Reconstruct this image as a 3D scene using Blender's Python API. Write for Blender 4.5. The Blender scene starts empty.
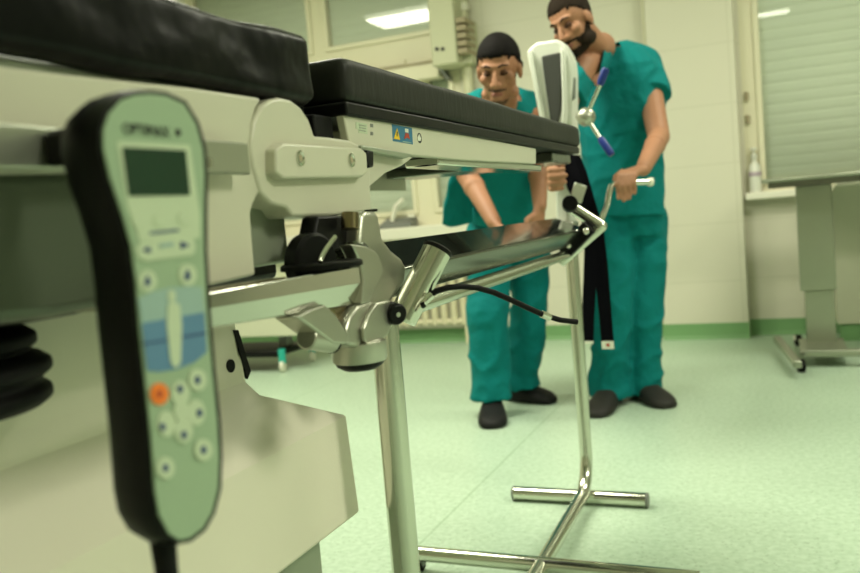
import bpy, bmesh, math, random
from mathutils import Vector, Matrix, noise
random.seed(7)
SC = bpy.context.scene
COL = SC.collection
V = Vector

# ------------------------------------------------------------------ camera
FPX, CX, CY, CAMH = 850.0, 430.0, 286.5, 0.92
def _axes():
    y = V((350, -99.5, FPX)).normalized()          # where the table's long axis runs to
    h = V((1, -0.085, 0))                          # slope of the horizon
    z = h.cross(y).normalized()
    if z.y > 0: z = -z
    return y.cross(z).normalized(), y, z
AX, AY, AZ = _axes()
CAM = V((0, 0, CAMH))
def c2w(c): return V((AX.dot(c), AY.dot(c), AZ.dot(c)))
def ray(u, v): return c2w(V((u - CX, v - CY, FPX)))
def PX(u, v, X): r = ray(u, v); return CAM + r * (X / r.x)      # sight line meets plane x = X
def PY(u, v, Y): r = ray(u, v); return CAM + r * (Y / r.y)
def PZ(u, v, Z): r = ray(u, v); return CAM + r * ((Z - CAMH) / r.z)
def PD(u, v, d): return CAM + ray(u, v) * (d / FPX)
cd = bpy.data.cameras.new('camera'); cam = bpy.data.objects.new('camera', cd); COL.objects.link(cam)
cd.sensor_width = 36.0; cd.lens = FPX / 860 * 36.0; cd.clip_start = 0.02; cd.clip_end = 60
rt, up, bk = c2w(V((1, 0, 0))), c2w(V((0, -1, 0))), c2w(V((0, 0, -1)))
cam.matrix_world = Matrix(((rt.x, up.x, bk.x, 0), (rt.y, up.y, bk.y, 0), (rt.z, up.z, bk.z, CAMH), (0, 0, 0, 1)))
cd.dof.use_dof = True; cd.dof.focus_distance = 1.35; cd.dof.aperture_fstop = 4.6
SC.camera = cam

# ------------------------------------------------------------------ world, exposure, lights
SC.view_settings.view_transform = 'Standard'; SC.view_settings.look = 'None'
SC.view_settings.exposure = 0.0; SC.view_settings.gamma = 1.0; SC.view_settings.use_curve_mapping = False
w = bpy.data.worlds.new('world'); SC.world = w; w.use_nodes = True
w.node_tree.nodes['Background'].inputs[0].default_value = (0.75, 0.9, 0.7, 1)
w.node_tree.nodes['Background'].inputs[1].default_value = 0.05
LIGHT_COLOR = (1.0, 0.985, 0.80)
CEIL = 3.0
LAMPS = [(-1.6, 2.5, 74), (0.8, 3.7, 35), (2.5, 1.0, 80), (-3.1, 3.5, 40)]
for i, (lx, ly, pw) in enumerate(LAMPS):
    ld = bpy.data.lights.new('ceiling_lamp_light', 'AREA'); ld.shape = 'RECTANGLE'; ld.size = 1.2; ld.size_y = 0.5
    ld.energy = pw; ld.color = LIGHT_COLOR
    lo = bpy.data.objects.new('ceiling_lamp_light', ld); COL.objects.link(lo); lo.location = (lx, ly, CEIL - 0.1)

# ------------------------------------------------------------------ materials
MATS = {}
def mat(name, col, rough=0.5, metal=0.0, bump=0.0, bscale=60.0, var=0.0, vscale=6.0, coat=0.0, emit=0.0, spec=0.5, stretch=None, dist=0.002):
    m = bpy.data.materials.new(name); m.use_nodes = True; nt = m.node_tree; N = nt.nodes; L = nt.links
    b = N['Principled BSDF']
    b.inputs['Base Color'].default_value = (*col, 1); b.inputs['Roughness'].default_value = rough
    b.inputs['Metallic'].default_value = metal; b.inputs['Coat Weight'].default_value = coat
    b.inputs['Specular IOR Level'].default_value = spec
    if emit:
        b.inputs['Emission Color'].default_value = (*col, 1); b.inputs['Emission Strength'].default_value = emit
    tc = N.new('ShaderNodeTexCoord'); mp = N.new('ShaderNodeMapping'); L.new(tc.outputs['Object'], mp.inputs[0])
    if stretch: mp.inputs['Scale'].default_value = stretch
    if var:
        n = N.new('ShaderNodeTexNoise'); n.inputs['Scale'].default_value = vscale; n.inputs['Detail'].default_value = 4
        L.new(mp.outputs[0], n.inputs['Vector'])
        r = N.new('ShaderNodeMapRange'); r.inputs[3].default_value = 1 - var; r.inputs[4].default_value = 1 + var
        L.new(n.outputs['Fac'], r.inputs[0])
        mx = N.new('ShaderNodeVectorMath'); mx.operation = 'SCALE'; mx.inputs[0].default_value = col
        L.new(r.outputs[0], mx.inputs['Scale']); L.new(mx.outputs[0], b.inputs['Base Color'])
    if bump:
        n = N.new('ShaderNodeTexNoise'); n.inputs['Scale'].default_value = bscale; n.inputs['Detail'].default_value = 3
        L.new(mp.outputs[0], n.inputs['Vector'])
        bp = N.new('ShaderNodeBump'); bp.inputs['Strength'].default_value = bump; bp.inputs['Distance'].default_value = dist
        L.new(n.outputs['Fac'], bp.inputs['Height']); L.new(bp.outputs[0], b.inputs['Normal'])
    MATS[name] = m; return m

mat('cream paint', (0.59, 0.575, 0.46), 0.35, var=0.03, vscale=4)
mat('cover plastic', (0.80, 0.76, 0.63), 0.5, bump=0.08, bscale=300)
mat('apron shaded', (0.10, 0.12, 0.085), 0.3, metal=0.4)  # dark base colour carries the shadow and dark reflections below the rail
mat('grey green metal', (0.32, 0.36, 0.27), 0.38, metal=0.3, var=0.04)
mat('rail steel', (0.52, 0.54, 0.45), 0.30, metal=0.85, bump=0.05, bscale=200)
mat('brushed steel', (0.60, 0.60, 0.55), 0.13, metal=1.0, bump=0.05, bscale=40, stretch=(1, 1, 20))
mat('cast aluminium', (0.50, 0.50, 0.43), 0.33, metal=0.9, bump=0.15, bscale=500)
mat('chrome', (0.75, 0.75, 0.68), 0.10, metal=1.0)
mat('tube steel', (0.66, 0.66, 0.58), 0.18, metal=1.0, bump=0.03, bscale=90)
mat('black vinyl', (0.003, 0.0035, 0.003), 0.34, bump=0.4, bscale=9, dist=0.02, spec=0.13)
mat('matt black vinyl', (0.012, 0.0125, 0.010), 0.5, bump=0.2, bscale=30, spec=0.28, stretch=(1, 3, 1), dist=0.004)
mat('black plastic', (0.004, 0.004, 0.004), 0.4, spec=0.16)
mat('black rubber', (0.005, 0.005, 0.005), 0.6, spec=0.15)
mat('black webbing', (0.003, 0.003, 0.005), 0.9, bump=0.3, bscale=500, spec=0.06)
mat('dark lacquer', (0.012, 0.013, 0.011), 0.12, coat=0.3)
mat('smoked steel', (0.16, 0.17, 0.14), 0.16, metal=0.9)
mat('remote face', (0.31, 0.42, 0.28), 0.45)
mat('remote pale', (0.52, 0.60, 0.43), 0.45)
mat('remote light blue', (0.30, 0.43, 0.40), 0.45)
mat('remote blue', (0.10, 0.22, 0.36), 0.45)
mat('remote mark', (0.02, 0.05, 0.16), 0.5)
mat('orange plastic', (0.85, 0.20, 0.02), 0.45)
mat('screen glass', (0.008, 0.035, 0.018), 0.12, coat=0.5)
mat('sticker blue', (0.02, 0.16, 0.30), 0.4)
mat('sticker yellow', (0.85, 0.55, 0.01), 0.4)
mat('sticker white', (0.75, 0.75, 0.66), 0.4)
mat('sticker black', (0.01, 0.01, 0.015), 0.4)
mat('sticker red', (0.45, 0.05, 0.02), 0.4)
mat('gold pin', (0.22, 0.18, 0.10), 0.3, metal=1.0)
mat('white shell', (0.70, 0.72, 0.64), 0.35)
mat('dark grey pad', (0.045, 0.047, 0.040), 0.8, bump=0.2, bscale=300)
mat('blue grip', (0.01, 0.03, 0.22), 0.4)
mat('window frame', (0.74, 0.70, 0.52), 0.4)
mat('sill white', (0.78, 0.76, 0.64), 0.4)
mat('shutter slats', (0.70, 0.77, 0.62), 0.55)
mat('radiator enamel', (0.72, 0.66, 0.46), 0.4)
mat('device cream', (0.55, 0.55, 0.38), 0.5)
mat('socket black', (0.01, 0.01, 0.01), 0.5)
mat('vent brown', (0.36, 0.30, 0.19), 0.6)
mat('pipe cream', (0.62, 0.60, 0.42), 0.4)
mat('cabinet cream', (0.60, 0.60, 0.46), 0.45)
mat('table steel', (0.36, 0.38, 0.30), 0.32, metal=0.8)
mat('teal plastic', (0.02, 0.42, 0.34), 0.4)
mat('bottle plastic', (0.70, 0.70, 0.62), 0.35)
mat('lilac band', (0.45, 0.36, 0.42), 0.5)
mat('grey plastic', (0.18, 0.19, 0.17), 0.5)
mat('scrub cloth', (0.000, 0.165, 0.166), 0.85, bump=0.8, bscale=11, dist=0.02, var=0.05, vscale=5, spec=0.2)
mat('clog rubber', (0.022, 0.021, 0.018), 0.6, spec=0.25)
mat('clog black', (0.009, 0.009, 0.009), 0.6, spec=0.2)
mat('skin', (0.37, 0.178, 0.10), 0.55, var=0.08, vscale=14, spec=0.35)
mat('black hair', (0.004, 0.003, 0.0025), 0.7, bump=0.8, bscale=160, dist=0.004, spec=0.1)
mat('brown hair', (0.020, 0.013, 0.008), 0.8, bump=0.8, bscale=160, dist=0.004, spec=0.12)
mat('stubble', (0.10, 0.052, 0.03), 0.8)
mat('lip skin', (0.27, 0.09, 0.065), 0.5)
mat('eye white', (0.55, 0.50, 0.42), 0.3)
mat('eyelid brow shadow', (0.13, 0.062, 0.038), 0.6, spec=.2)  # darkened skin: shadow under the brow put into the lid colour
mat('eye dark', (0.02, 0.012, 0.008), 0.7, spec=.1)
mat('sock white', (0.6, 0.6, 0.55), 0.9)
mat('lamp diffuser strong', (1.0, 1.0, 0.82), 0.5, emit=14.0)
mat('lamp diffuser', (1.0, 1.0, 0.78), 0.5, emit=4.0)
mat('right wall darkened', (0.30, 0.33, 0.25), 0.6)  # unseen wall, dark colour made up so the extension bar mirrors something darker
mat('ceiling paint', (0.72, 0.72, 0.60), 0.9)
mat('green skirting', (0.17, 0.34, 0.14), 0.5, var=0.06)

def wall_mat():
    m = bpy.data.materials.new('wall tiles'); m.use_nodes = True; nt = m.node_tree; N = nt.nodes; L = nt.links
    b = N['Principled BSDF']; b.inputs['Roughness'].default_value = 0.45
    g = N.new('ShaderNodeNewGeometry'); mp = N.new('ShaderNodeMapping'); L.new(g.outputs['Position'], mp.inputs[0])
    mp.inputs['Rotation'].default_value = (math.radians(90), 0, 0); mp.inputs['Location'].default_value = (0.25, 0, 0)
    br = N.new('ShaderNodeTexBrick'); br.offset = 0.0
    br.inputs['Color1'].default_value = (0.655, 0.63, 0.51, 1); br.inputs['Color2'].default_value = (0.665, 0.64, 0.52, 1)
    br.inputs['Mortar'].default_value = (0.60, 0.58, 0.46, 1); br.inputs['Scale'].default_value = 1.0
    br.inputs['Mortar Size'].default_value = 0.004; br.inputs['Brick Width'].default_value = 0.53; br.inputs['Row Height'].default_value = 0.365
    L.new(mp.outputs[0], br.inputs['Vector']); L.new(br.outputs['Color'], b.inputs['Base Color'])
    MATS['wall tiles'] = m
wall_mat()
def floor_mat():
    m = bpy.data.materials.new('speckled green vinyl'); m.use_nodes = True; nt = m.node_tree; N = nt.nodes; L = nt.links
    b = N['Principled BSDF']; b.inputs['Roughness'].default_value = 0.38; b.inputs['Specular IOR Level'].default_value = 0.4
    g = N.new('ShaderNodeNewGeometry')
    n1 = N.new('ShaderNodeTexNoise'); n1.inputs['Scale'].default_value = 55; n1.inputs['Detail'].default_value = 2; L.new(g.outputs['Position'], n1.inputs['Vector'])
    n2 = N.new('ShaderNodeTexVoronoi'); n2.inputs['Scale'].default_value = 60; L.new(g.outputs['Position'], n2.inputs['Vector'])
    cr = N.new('ShaderNodeValToRGB'); L.new(n1.outputs['Fac'], cr.inputs[0])
    e = cr.color_ramp.elements; e[0].position = 0.38; e[0].color = (0.41, 0.54, 0.40, 1); e[1].position = 0.66; e[1].color = (0.50, 0.625, 0.49, 1)
    cr2 = N.new('ShaderNodeValToRGB'); L.new(n2.outputs['Distance'], cr2.inputs[0])
    e = cr2.color_ramp.elements; e[0].position = 0.10; e[0].color = (0.45, 0.52, 0.42, 1); e[1].position = 0.26; e[1].color = (1, 1, 1, 1)
    mx = N.new('ShaderNodeMix'); mx.data_type = 'RGBA'; mx.blend_type = 'MULTIPLY'; mx.inputs[0].default_value = 0.55
    L.new(cr.outputs[0], mx.inputs[6]); L.new(cr2.outputs[0], mx.inputs[7])
    sx = N.new('ShaderNodeSeparateXYZ'); L.new(g.outputs['Position'], sx.inputs[0])      # welded seams between the sheets
    pm = N.new('ShaderNodeMath'); pm.operation = 'PINGPONG'; pm.inputs[1].default_value = 0.75
    ad = N.new('ShaderNodeMath'); ad.operation = 'ADD'; ad.inputs[1].default_value = 0.99; L.new(sx.outputs[0], ad.inputs[0]); L.new(ad.outputs[0], pm.inputs[0])
    lt = N.new('ShaderNodeMath'); lt.operation = 'LESS_THAN'; lt.inputs[1].default_value = 0.004; L.new(pm.outputs[0], lt.inputs[0])
    ml = N.new('ShaderNodeMath'); ml.operation = 'MULTIPLY'; ml.inputs[1].default_value = 0.35; L.new(lt.outputs[0], ml.inputs[0])
    mx2 = N.new('ShaderNodeMix'); mx2.data_type = 'RGBA'; L.new(ml.outputs[0], mx2.inputs[0]); L.new(mx.outputs[2], mx2.inputs[6]); mx2.inputs[7].default_value = (0.12, 0.25, 0.1, 1)
    L.new(mx2.outputs[2], b.inputs['Base Color'])
    MATS['speckled green vinyl'] = m
floor_mat()
def glass_mat():
    m = bpy.data.materials.new('pane glass'); m.use_nodes = True; nt = m.node_tree; N = nt.nodes; L = nt.links
    N.remove(N['Principled BSDF']); t = N.new('ShaderNodeBsdfTransparent'); g = N.new('ShaderNodeBsdfGlossy'); g.inputs['Roughness'].default_value = 0.02
    t.inputs[0].default_value = (0.985, 0.99, 0.98, 1)
    f = N.new('ShaderNodeFresnel'); f.inputs[0].default_value = 1.5; mx = N.new('ShaderNodeMixShader')
    L.new(f.outputs[0], mx.inputs[0]); L.new(t.outputs[0], mx.inputs[1]); L.new(g.outputs[0], mx.inputs[2]); L.new(mx.outputs[0], N['Material Output'].inputs[0])
    MATS['pane glass'] = m
glass_mat()

# ------------------------------------------------------------------ builders
ORG = {}
def frame_of(d):
    d = d.normalized(); a = V((0, 0, 1)) if abs(d.z) < 0.9 else V((1, 0, 0))
    s = d.cross(a).normalized(); return s, s.cross(d).normalized()
class MB:
    def __init__(s): s.bm = bmesh.new()
    def _rings(s, rings, cap=True):
        R = [[s.bm.verts.new(p) for p in r] for r in rings]; n = len(R[0])
        for a, b in zip(R, R[1:]):
            for i in range(n): s.bm.faces.new((a[i], a[(i + 1) % n], b[(i + 1) % n], b[i]))
        if cap: s.bm.faces.new(R[0][::-1]); s.bm.faces.new(R[-1])
        return s
    def prism(s, pts, vec): return s._rings([[V(p) for p in pts], [V(p) + V(vec) for p in pts]])
    def loft(s, rings): return s._rings([[V(p) for p in r] for r in rings])
    def box(s, a, b):
        x0, y0, z0 = [min(a[i], b[i]) for i in range(3)]; x1, y1, z1 = [max(a[i], b[i]) for i in range(3)]
        return s.prism([(x0, y0, z0), (x1, y0, z0), (x1, y1, z0), (x0, y1, z0)], (0, 0, z1 - z0))
    def obox(s, c, ax, ay, az, hx, hy, hz):
        c = V(c); pts = [c + ax * i * hx + ay * j * hy - az * hz for i, j in ((-1, -1), (1, -1), (1, 1), (-1, 1))]
        return s.prism(pts, az * 2 * hz)
    def tube(s, pts, r, n=20, cap=True):
        pts = [V(p) for p in pts]; rs = r if isinstance(r, (list, tuple)) else [r] * len(pts); rings = []; prev = None
        for i, p in enumerate(pts):
            d = (pts[min(i + 1, len(pts) - 1)] - pts[max(i - 1, 0)]).normalized()
            if prev is None: a, b = frame_of(d)
            else: a = (prev - d * prev.dot(d)).normalized(); b = a.cross(d).normalized()
            prev = a
            rings.append([p + (a * math.cos(2 * math.pi * k / n) + b * math.sin(2 * math.pi * k / n)) * rs[i] for k in range(n)])
        return s._rings(rings, cap)
    def lathe(s, prof, o, d, n=32):
        o = V(o); d = V(d).normalized(); a, b = frame_of(d)
        return s._rings([[o + d * h + (a * math.cos(2 * math.pi * k / n) + b * math.sin(2 * math.pi * k / n)) * max(r, 1e-4) for k in range(n)] for r, h in prof])
    def ell(s, c, r, axes=None, n=20, m=12):
        c = V(c); ax = axes or (V((1, 0, 0)), V((0, 1, 0)), V((0, 0, 1))); rings = []
        for j in range(m + 1):
            t = math.pi * j / m; st = max(math.sin(t), 0.02)
            rings.append([c + ax[0] * r[0] * st * math.cos(2 * math.pi * k / n) + ax[1] * r[1] * st * math.sin(2 * math.pi * k / n) - ax[2] * r[2] * math.cos(t) for k in range(n)])
        return s._rings(rings)
    def chain(s, pts, rs, n=14):          # a limb: spheres at the joints, cones between
        pts = [V(p) for p in pts]
        for p, r in zip(pts, rs): s.ell(p, (r, r, r), n=n, m=8)
        for a, b, r, q in zip(pts, pts[1:], rs, rs[1:]): s.tube([a, b], [r, q], n)
        return s
    def mesh(s, name):
        bmesh.ops.recalc_face_normals(s.bm, faces=s.bm.faces); me = bpy.data.meshes.new(name); s.bm.to_mesh(me); s.bm.free(); return me
    def build(s, name, m, parent=None, bevel=0.0, seg=2, origin=None, angle=40, label=None, sub=0):
        return link(name, s.mesh(name), m, parent, bevel, seg, origin, angle, label, sub)
def link(name, me, m, parent=None, bevel=0.0, seg=2, origin=None, angle=40, label=None, sub=0):
    o = bpy.data.objects.new(name, me); COL.objects.link(o); me.materials.append(MATS[m])
    if parent is None:
        if origin is None:
            xs = [v.co for v in me.vertices]; lo = [min(v[i] for v in xs) for i in range(3)]; hi = [max(v[i] for v in xs) for i in range(3)]
            origin = ((lo[0] + hi[0]) / 2, (lo[1] + hi[1]) / 2, lo[2])
        org = V(origin); o.location = org
    else: org = ORG[parent]; o.parent = parent
    me.transform(Matrix.Translation(-org)); ORG[o] = org
    if bevel:
        b = o.modifiers.new('bevel', 'BEVEL'); b.width = bevel; b.segments = seg; b.limit_method = 'ANGLE'; b.angle_limit = math.radians(35)
    if sub:
        q = o.modifiers.new('sub', 'SUBSURF'); q.levels = sub; q.render_levels = sub
    me.shade_smooth(); me.set_sharp_from_angle(angle=math.radians(angle))
    if label: o['label'] = label
    return o
def thing(name, loc, label, cat, group=None):
    o = bpy.data.objects.new(name, None); COL.objects.link(o); o.location = loc; o.empty_display_size = 0.05; ORG[o] = V(loc)
    return tag(o, label, cat, group)
def tag(o, label, cat, group=None):
    o['label'] = label; o['category'] = cat
    if group: o['group'] = group
    return o
def structure(o): o['kind'] = 'structure'; return o
def copy_thing(root, loc, label):
    r = root.copy(); COL.objects.link(r); r.location = loc; r['label'] = label
    for ch in root.children:
        c = ch.copy(); COL.objects.link(c); c.parent = r
        for g in ch.children:
            d = g.copy(); COL.objects.link(d); d.parent = c
    return r
def baked(mb, mods):                      # evaluate modifiers into a plain mesh
    me = mb.mesh('tmp') if isinstance(mb, MB) else mb
    o = bpy.data.objects.new('tmp', me); COL.objects.link(o)
    for kind, kw in mods:
        q = o.modifiers.new('m', kind)
        for k, v in kw.items(): setattr(q, k, v)
    dg = bpy.context.evaluated_depsgraph_get(); dg.update()
    out = bpy.data.meshes.new_from_object(o.evaluated_get(dg)); out.materials.clear()
    bpy.data.objects.remove(o); return out
def writing(s, name, m, parent, o, right, upv, size, align='CENTER'):
    c = bpy.data.curves.new('t', 'FONT'); c.body = s; c.size = size; c.align_x = align; c.align_y = 'CENTER'; c.extrude = 0.0002
    t = bpy.data.objects.new('t', c); COL.objects.link(t)
    dg = bpy.context.evaluated_depsgraph_get(); dg.update()
    me = bpy.data.meshes.new_from_object(t.evaluated_get(dg)); me.materials.clear(); bpy.data.objects.remove(t)
    right = V(right).normalized(); n = right.cross(V(upv)).normalized(); u = n.cross(right); o = V(o)
    me.transform(Matrix(((right.x, u.x, n.x, o.x), (right.y, u.y, n.y, o.y), (right.z, u.z, n.z, o.z), (0, 0, 0, 1))))
    return link(name, me, m, parent)

# ================================================================== THE ROOM
XL, XR, YF, YB = -4.6, 3.2, -2.2, 5.72
PIL0, PIL1, YP = -0.735, -0.215, 5.60
structure(MB().box((XL - .1, YF - .1, -0.1), (XR + .1, YB + .4, 0)).build('floor', 'speckled green vinyl'))
structure(MB().box((XL - .1, YF - .1, CEIL), (XR + .1, YB + .4, CEIL + 0.1)).build('ceiling', 'ceiling paint'))
structure(MB().box((XL - .1, YF, 0), (XL, YB + .3, CEIL)).build('wall_left', 'wall tiles'))
structure(MB().box((XR, YF, 0), (XR + .1, YB + .3, CEIL)).build('wall_right', 'right wall darkened'))
structure(MB().box((XL, YF - .1, 0), (XR, YF, CEIL)).build('wall_front', 'wall tiles'))
# window openings in the back wall
W1 = (-4.3, -2.03, 0.86, 2.9)
W2 = (-0.19, 1.6, 0.90, 2.75)
b = MB()
b.box((XL, YB, 0), (W1[0], YB + .3, CEIL)); b.box((W1[1], YB, 0), (W2[0], YB + .3, CEIL)); b.box((W2[1], YB, 0), (XR, YB + .3, CEIL))
for W in (W1, W2):
    b.box((W[0], YB, 0), (W[1], YB + .3, W[2])); b.box((W[0], YB, W[3]), (W[1], YB + .3, CEIL))
structure(b.build('wall_back', 'wall tiles'))
structure(MB().box((PIL0, YP, 0), (PIL1, YB, CEIL)).build('trim_1', 'wall tiles', bevel=0.006))
# coved green skirting
def skirting(name, x0, x1, y):
    prof = [(0, 0.0), (-0.02, 0.0), (-0.008, 0.012), (-0.004, 0.03), (-0.004, 0.10), (0, 0.10)]
    structure(MB().prism([(x0, y + a, c) for a, c in prof], (x1 - x0, 0, 0)).build(name, 'green skirting'))
skirting('baseboard_back', XL, PIL0, YB); skirting('baseboard_pilaster', PIL0, PIL1, YP); skirting('baseboard_right', PIL1, XR, YB)
structure(MB().box((PIL0 - 0.02, YB - 0.10, 0.10), (PIL0 - .001, YB - 0.0, CEIL)).build('trim_2', 'pipe cream', bevel=0.004))

def window(name, W, sashes, zsplit=None):
    """sashes: list of (x0, x1, z0, z1) pane openings"""
    y0 = YB + 0.004
    f = MB().box((W[0], y0, W[2]), (W[1], y0 + 0.03, W[3]))  # replaced below
    f.bm.clear()
    xs = sorted({W[0], W[1]} | {s[0] for s in sashes} | {s[1] for s in sashes}); zs = sorted({W[2], W[3]} | {s[2] for s in sashes} | {s[3] for s in sashes})
    for i in range(len(xs) - 1):
        for k in range(len(zs) - 1):
            cx, cz = (xs[i] + xs[i + 1]) / 2, (zs[k] + zs[k + 1]) / 2
            if not any(s[0] < cx < s[1] and s[2] < cz < s[3] for s in sashes): f.box((xs[i], y0, zs[k]), (xs[i + 1], y0 + 0.07, zs[k + 1]))
    root = structure(f.build(name, 'window frame'))
    for s in sashes:
        m = MB(); t = 0.035; a = y0 - 0.018
        m.box((s[0] - t, a, s[2] - t), (s[1] + t, a + .02, s[2])).box((s[0] - t, a, s[3]), (s[1] + t, a + .02, s[3] + t)).box((s[0] - t, a, s[2]), (s[0], a + .02, s[3])).box((s[1], a, s[2]), (s[1] + t, a + .02, s[3]))
        m.build('window_sash', 'window frame', root, bevel=0.004)
        MB().box((s[0], y0 + .02, s[2]), (s[1], y0 + .026, s[3])).build('pane', 'pane glass', root)
        n = int((s[3] - s[2]) / 0.064); pr = []
        for i in range(n):
            z = s[2] + (s[3] - s[2]) * i / n; h = (s[3] - s[2]) / n
            pr += [(y0 + .050, z), (y0 + .0465, z + h * 0.15), (y0 + .0445, z + h * .5), (y0 + .0465, z + h * .88), (y0 + .050, z + h * .97)]
        MB().prism([(s[0] - .02, p[0], p[1]) for p in pr] + [(s[0] - .02, y0 + .068, s[3]), (s[0] - .02, y0 + .068, s[2])], (s[1] - s[0] + .04, 0, 0)).build('roller_shutter', 'shutter slats', root, angle=20)
    return root
w1 = window('window_1', W1, [(-4.22, -3.21, 2.235, 2.82), (-3.04, -2.13, 2.235, 2.82), (-4.22, -2.47, 0.98, 2.02), (-2.27, -2.12, 0.98, 2.02)])
w2 = window('window_2', W2, [(-0.075, 1.5, 0.975, 2.66)])
for z in (1.33, 1.47): MB().lathe([(0.012, 0), (0.012, 0.05)], (-0.165, YB - .012, z), (0, 0, 1), 12).build('hinge', 'vent brown', w2)
structure(MB().box((W1[0], YB - 0.16, 0.775), (W1[1] + .02, YB + .05, 0.86)).build('window_sill_left', 'sill white', bevel=0.008))
structure(MB().box((W2[0] - .01, YB - 0.10, 0.855), (W2[1], YB + .05, 0.90)).build('window_sill_right', 'sill white', bevel=0.008))
for o in list(SC.objects):                       # sills are trim of the room
    if o.name == 'window_sill_left': o.name = 'trim_3'
    if o.name == 'window_sill_right': o.name = 'trim_4'

# ceiling lamps
nm = ['above the floor behind the table', 'in front of the right window', 'to the right of the table', 'in front of the left window']
proto = None
for i, (lx, ly, pw) in enumerate(LAMPS):
    lab = 'flat rectangular ceiling lamp ' + nm[i]
    if proto is None:
        proto = thing('ceiling_lamp', (lx, ly, CEIL), lab, 'ceiling lamp', 'ceiling lamps')
        MB().box((lx - .66, ly - .3, CEIL - .06), (lx + .66, ly + .3, CEIL)).build('housing', 'sill white', proto)
        MB().box((lx - .6, ly - .25, CEIL - .075), (lx + .6, ly + .25, CEIL - .06)).build('diffuser', 'lamp diffuser', proto)
    else: copy_thing(proto, (lx, ly, CEIL), lab)

sl = thing('ceiling_spot_panel', (.02, .48, CEIL), 'small ceiling lamp panel right above the camera side of the table', 'ceiling lamp')
MB().box((-.18, .36, CEIL - .05), (.22, .60, CEIL)).build('housing', 'sill white', sl)
MB().box((-.15, .39, CEIL - .06), (.19, .57, CEIL - .05)).build('diffuser', 'lamp diffuser strong', sl)
# radiator under the left window
rd = thing('radiator', (-2.6, YB - 0.08, 0), 'cream ribbed radiator low on the back wall behind the left man', 'radiator')
for k in range(17):
    x = -3.25 + k * 0.0755
    MB().tube([(x, YB - .075, 0.14), (x, YB - .075, 0.62)], 0.024, 12).build('radiator_column', 'radiator enamel', rd)
for z in (0.16, 0.60): MB().tube([(-3.28, YB - .075, z), (-2.0, YB - .075, z)], 0.02, 12).build('header_pipe', 'radiator enamel', rd)
for x in (-3.2, -2.1): MB().box((x - .015, YB - .09, 0), (x + .015, YB - .06, 0.15)).build('foot', 'radiator enamel', rd)

# pipe and wall box
pp = thing('wall_pipe', (-1.955, 5.66, 0), 'cream vertical pipe on the wall just left of the stooping man\'s head', 'pipe')
MB().tube([(-1.955, 5.66, 0.10), (-1.955, 5.66, CEIL)], 0.035, 16).build('pipe_run', 'pipe cream', pp)
for z in (2.02, 2.3): MB().lathe([(0.036, 0), (0.047, .005), (0.047, .05), (0.036, .055)], (-1.955, 5.66, z), (0, 0, 1), 20).build('collar', 'sill white', pp)
c = PY(444, 42, 5.45)
bx = thing('wall_socket_box', (c.x, YB, c.z - .14), 'pale green wall box with two round black sockets beside the left window', 'wall box')
MB().box((c.x - .10, 5.45, c.z - .15), (c.x + .085, YB, c.z + .42)).build('casing', 'device cream', bx, bevel=0.012)
for k in (437, 443): MB().lathe([(.012, 0), (.012, .01)], PY(k, 49, 5.448), (0, -1, 0), 16).build('socket', 'socket black', bx)
for k in range(5):
    z = c.z + 0.11 - k * 0.05
    MB().box((c.x + .088, 5.46 , z), (c.x + .155, 5.66, z + .035)).build('vent_fin', 'vent brown', bx, bevel=0.004)
MB().box((c.x + .08, 5.56, c.z - .14), (c.x + .15, YB, c.z + .15)).build('side_panel', 'device cream', bx)
# trunking shelf below the left window's upper row
c = PY(438, 66, 5.62)
tr = thing('wall_trunking', (-3.3, YB, c.z - .08), 'long cream trunking with a brown top edge across the left window', 'trunking')
MB().box((-4.3, 5.62, c.z - .075), (c.x, YB + .03, c.z + .03)).build('channel', 'window frame', tr, bevel=0.008)
MB().box((-4.3, 5.615, c.z + .03), (c.x + .005, YB + .03, c.z + .045)).build('top_edge', 'vent brown', tr)
MB().prism([(c.x, 5.62, c.z + .03), (c.x + .07, 5.62, c.z - .09), (c.x + .055, 5.62, c.z - .10), (c.x - .01, 5.62, c.z + .0)], (0, .1, 0)).build('bracket', 'grey plastic', tr)

# things on the left sill
o = MB().box((-3.05, YB - .14, .86), (-2.72, YB + .02, .90)).build('sill_tray', 'sill white', bevel=.006)
tag(o, 'low white tray lying on the left window sill', 'tray')
mo = thing('desk_phone', (-2.55, YB - .06, .86), 'small grey desk unit with a light handle on the left window sill', 'device')
MB().prism([(-2.70, YB - .13, .86), (-2.70, YB + .0, .86), (-2.70, YB + .0, .93), (-2.70, YB - .13, .885)], (.25, 0, 0)).build('base', 'grey plastic', mo, bevel=.004)
MB().tube([(-2.62, YB - .07, .91), (-2.58, YB - .07, 1.02), (-2.52, YB - .07, 1.06)], .017, 12).build('handle', 'sill white', mo)
MB().lathe([(.03, 0), (.03, .012), (.015, .02)], (-2.46, YB - .08, .93), (0, 0, 1), 16).build('dial', 'sill white', mo)

# left cart seen between table and hinge
ct = thing('supply_cart', (-2.45, 4.1, 0), 'cream supply cart on castors standing on the floor behind the table', 'cart')
wp = PZ(283, 366, .04)
cx0, cx1, cy0, cy1 = wp.x - .72, wp.x + .16, wp.y - .02, wp.y + .5
MB().box((cx0, cy0, .715), (cx1, cy1, .75)).build('worktop', 'sill white', ct, bevel=.006)
MB().box((cx0 + .03, cy0 + .04, .23), (cx1 - .03, cy1 - .03, .715)).build('cabinet_body', 'cabinet cream', ct, bevel=.008)
MB().box((cx1 - .14, cy0 + .033, .34), (cx1 - .07, cy0 + .04, .66)).build('side_recess', 'device cream', ct)
for x in (cx0 + .1, wp.x - .1): MB().box((x - .03, cy0 + .2, .13), (x + .03, cy0 + .28, .23)).build('post', 'grey plastic', ct)
MB().box((cx0, cy0 + .0, .10), (wp.x - .02, cy0 + .42, .14)).build('base_frame', 'black plastic', ct, bevel=.01)
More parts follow.
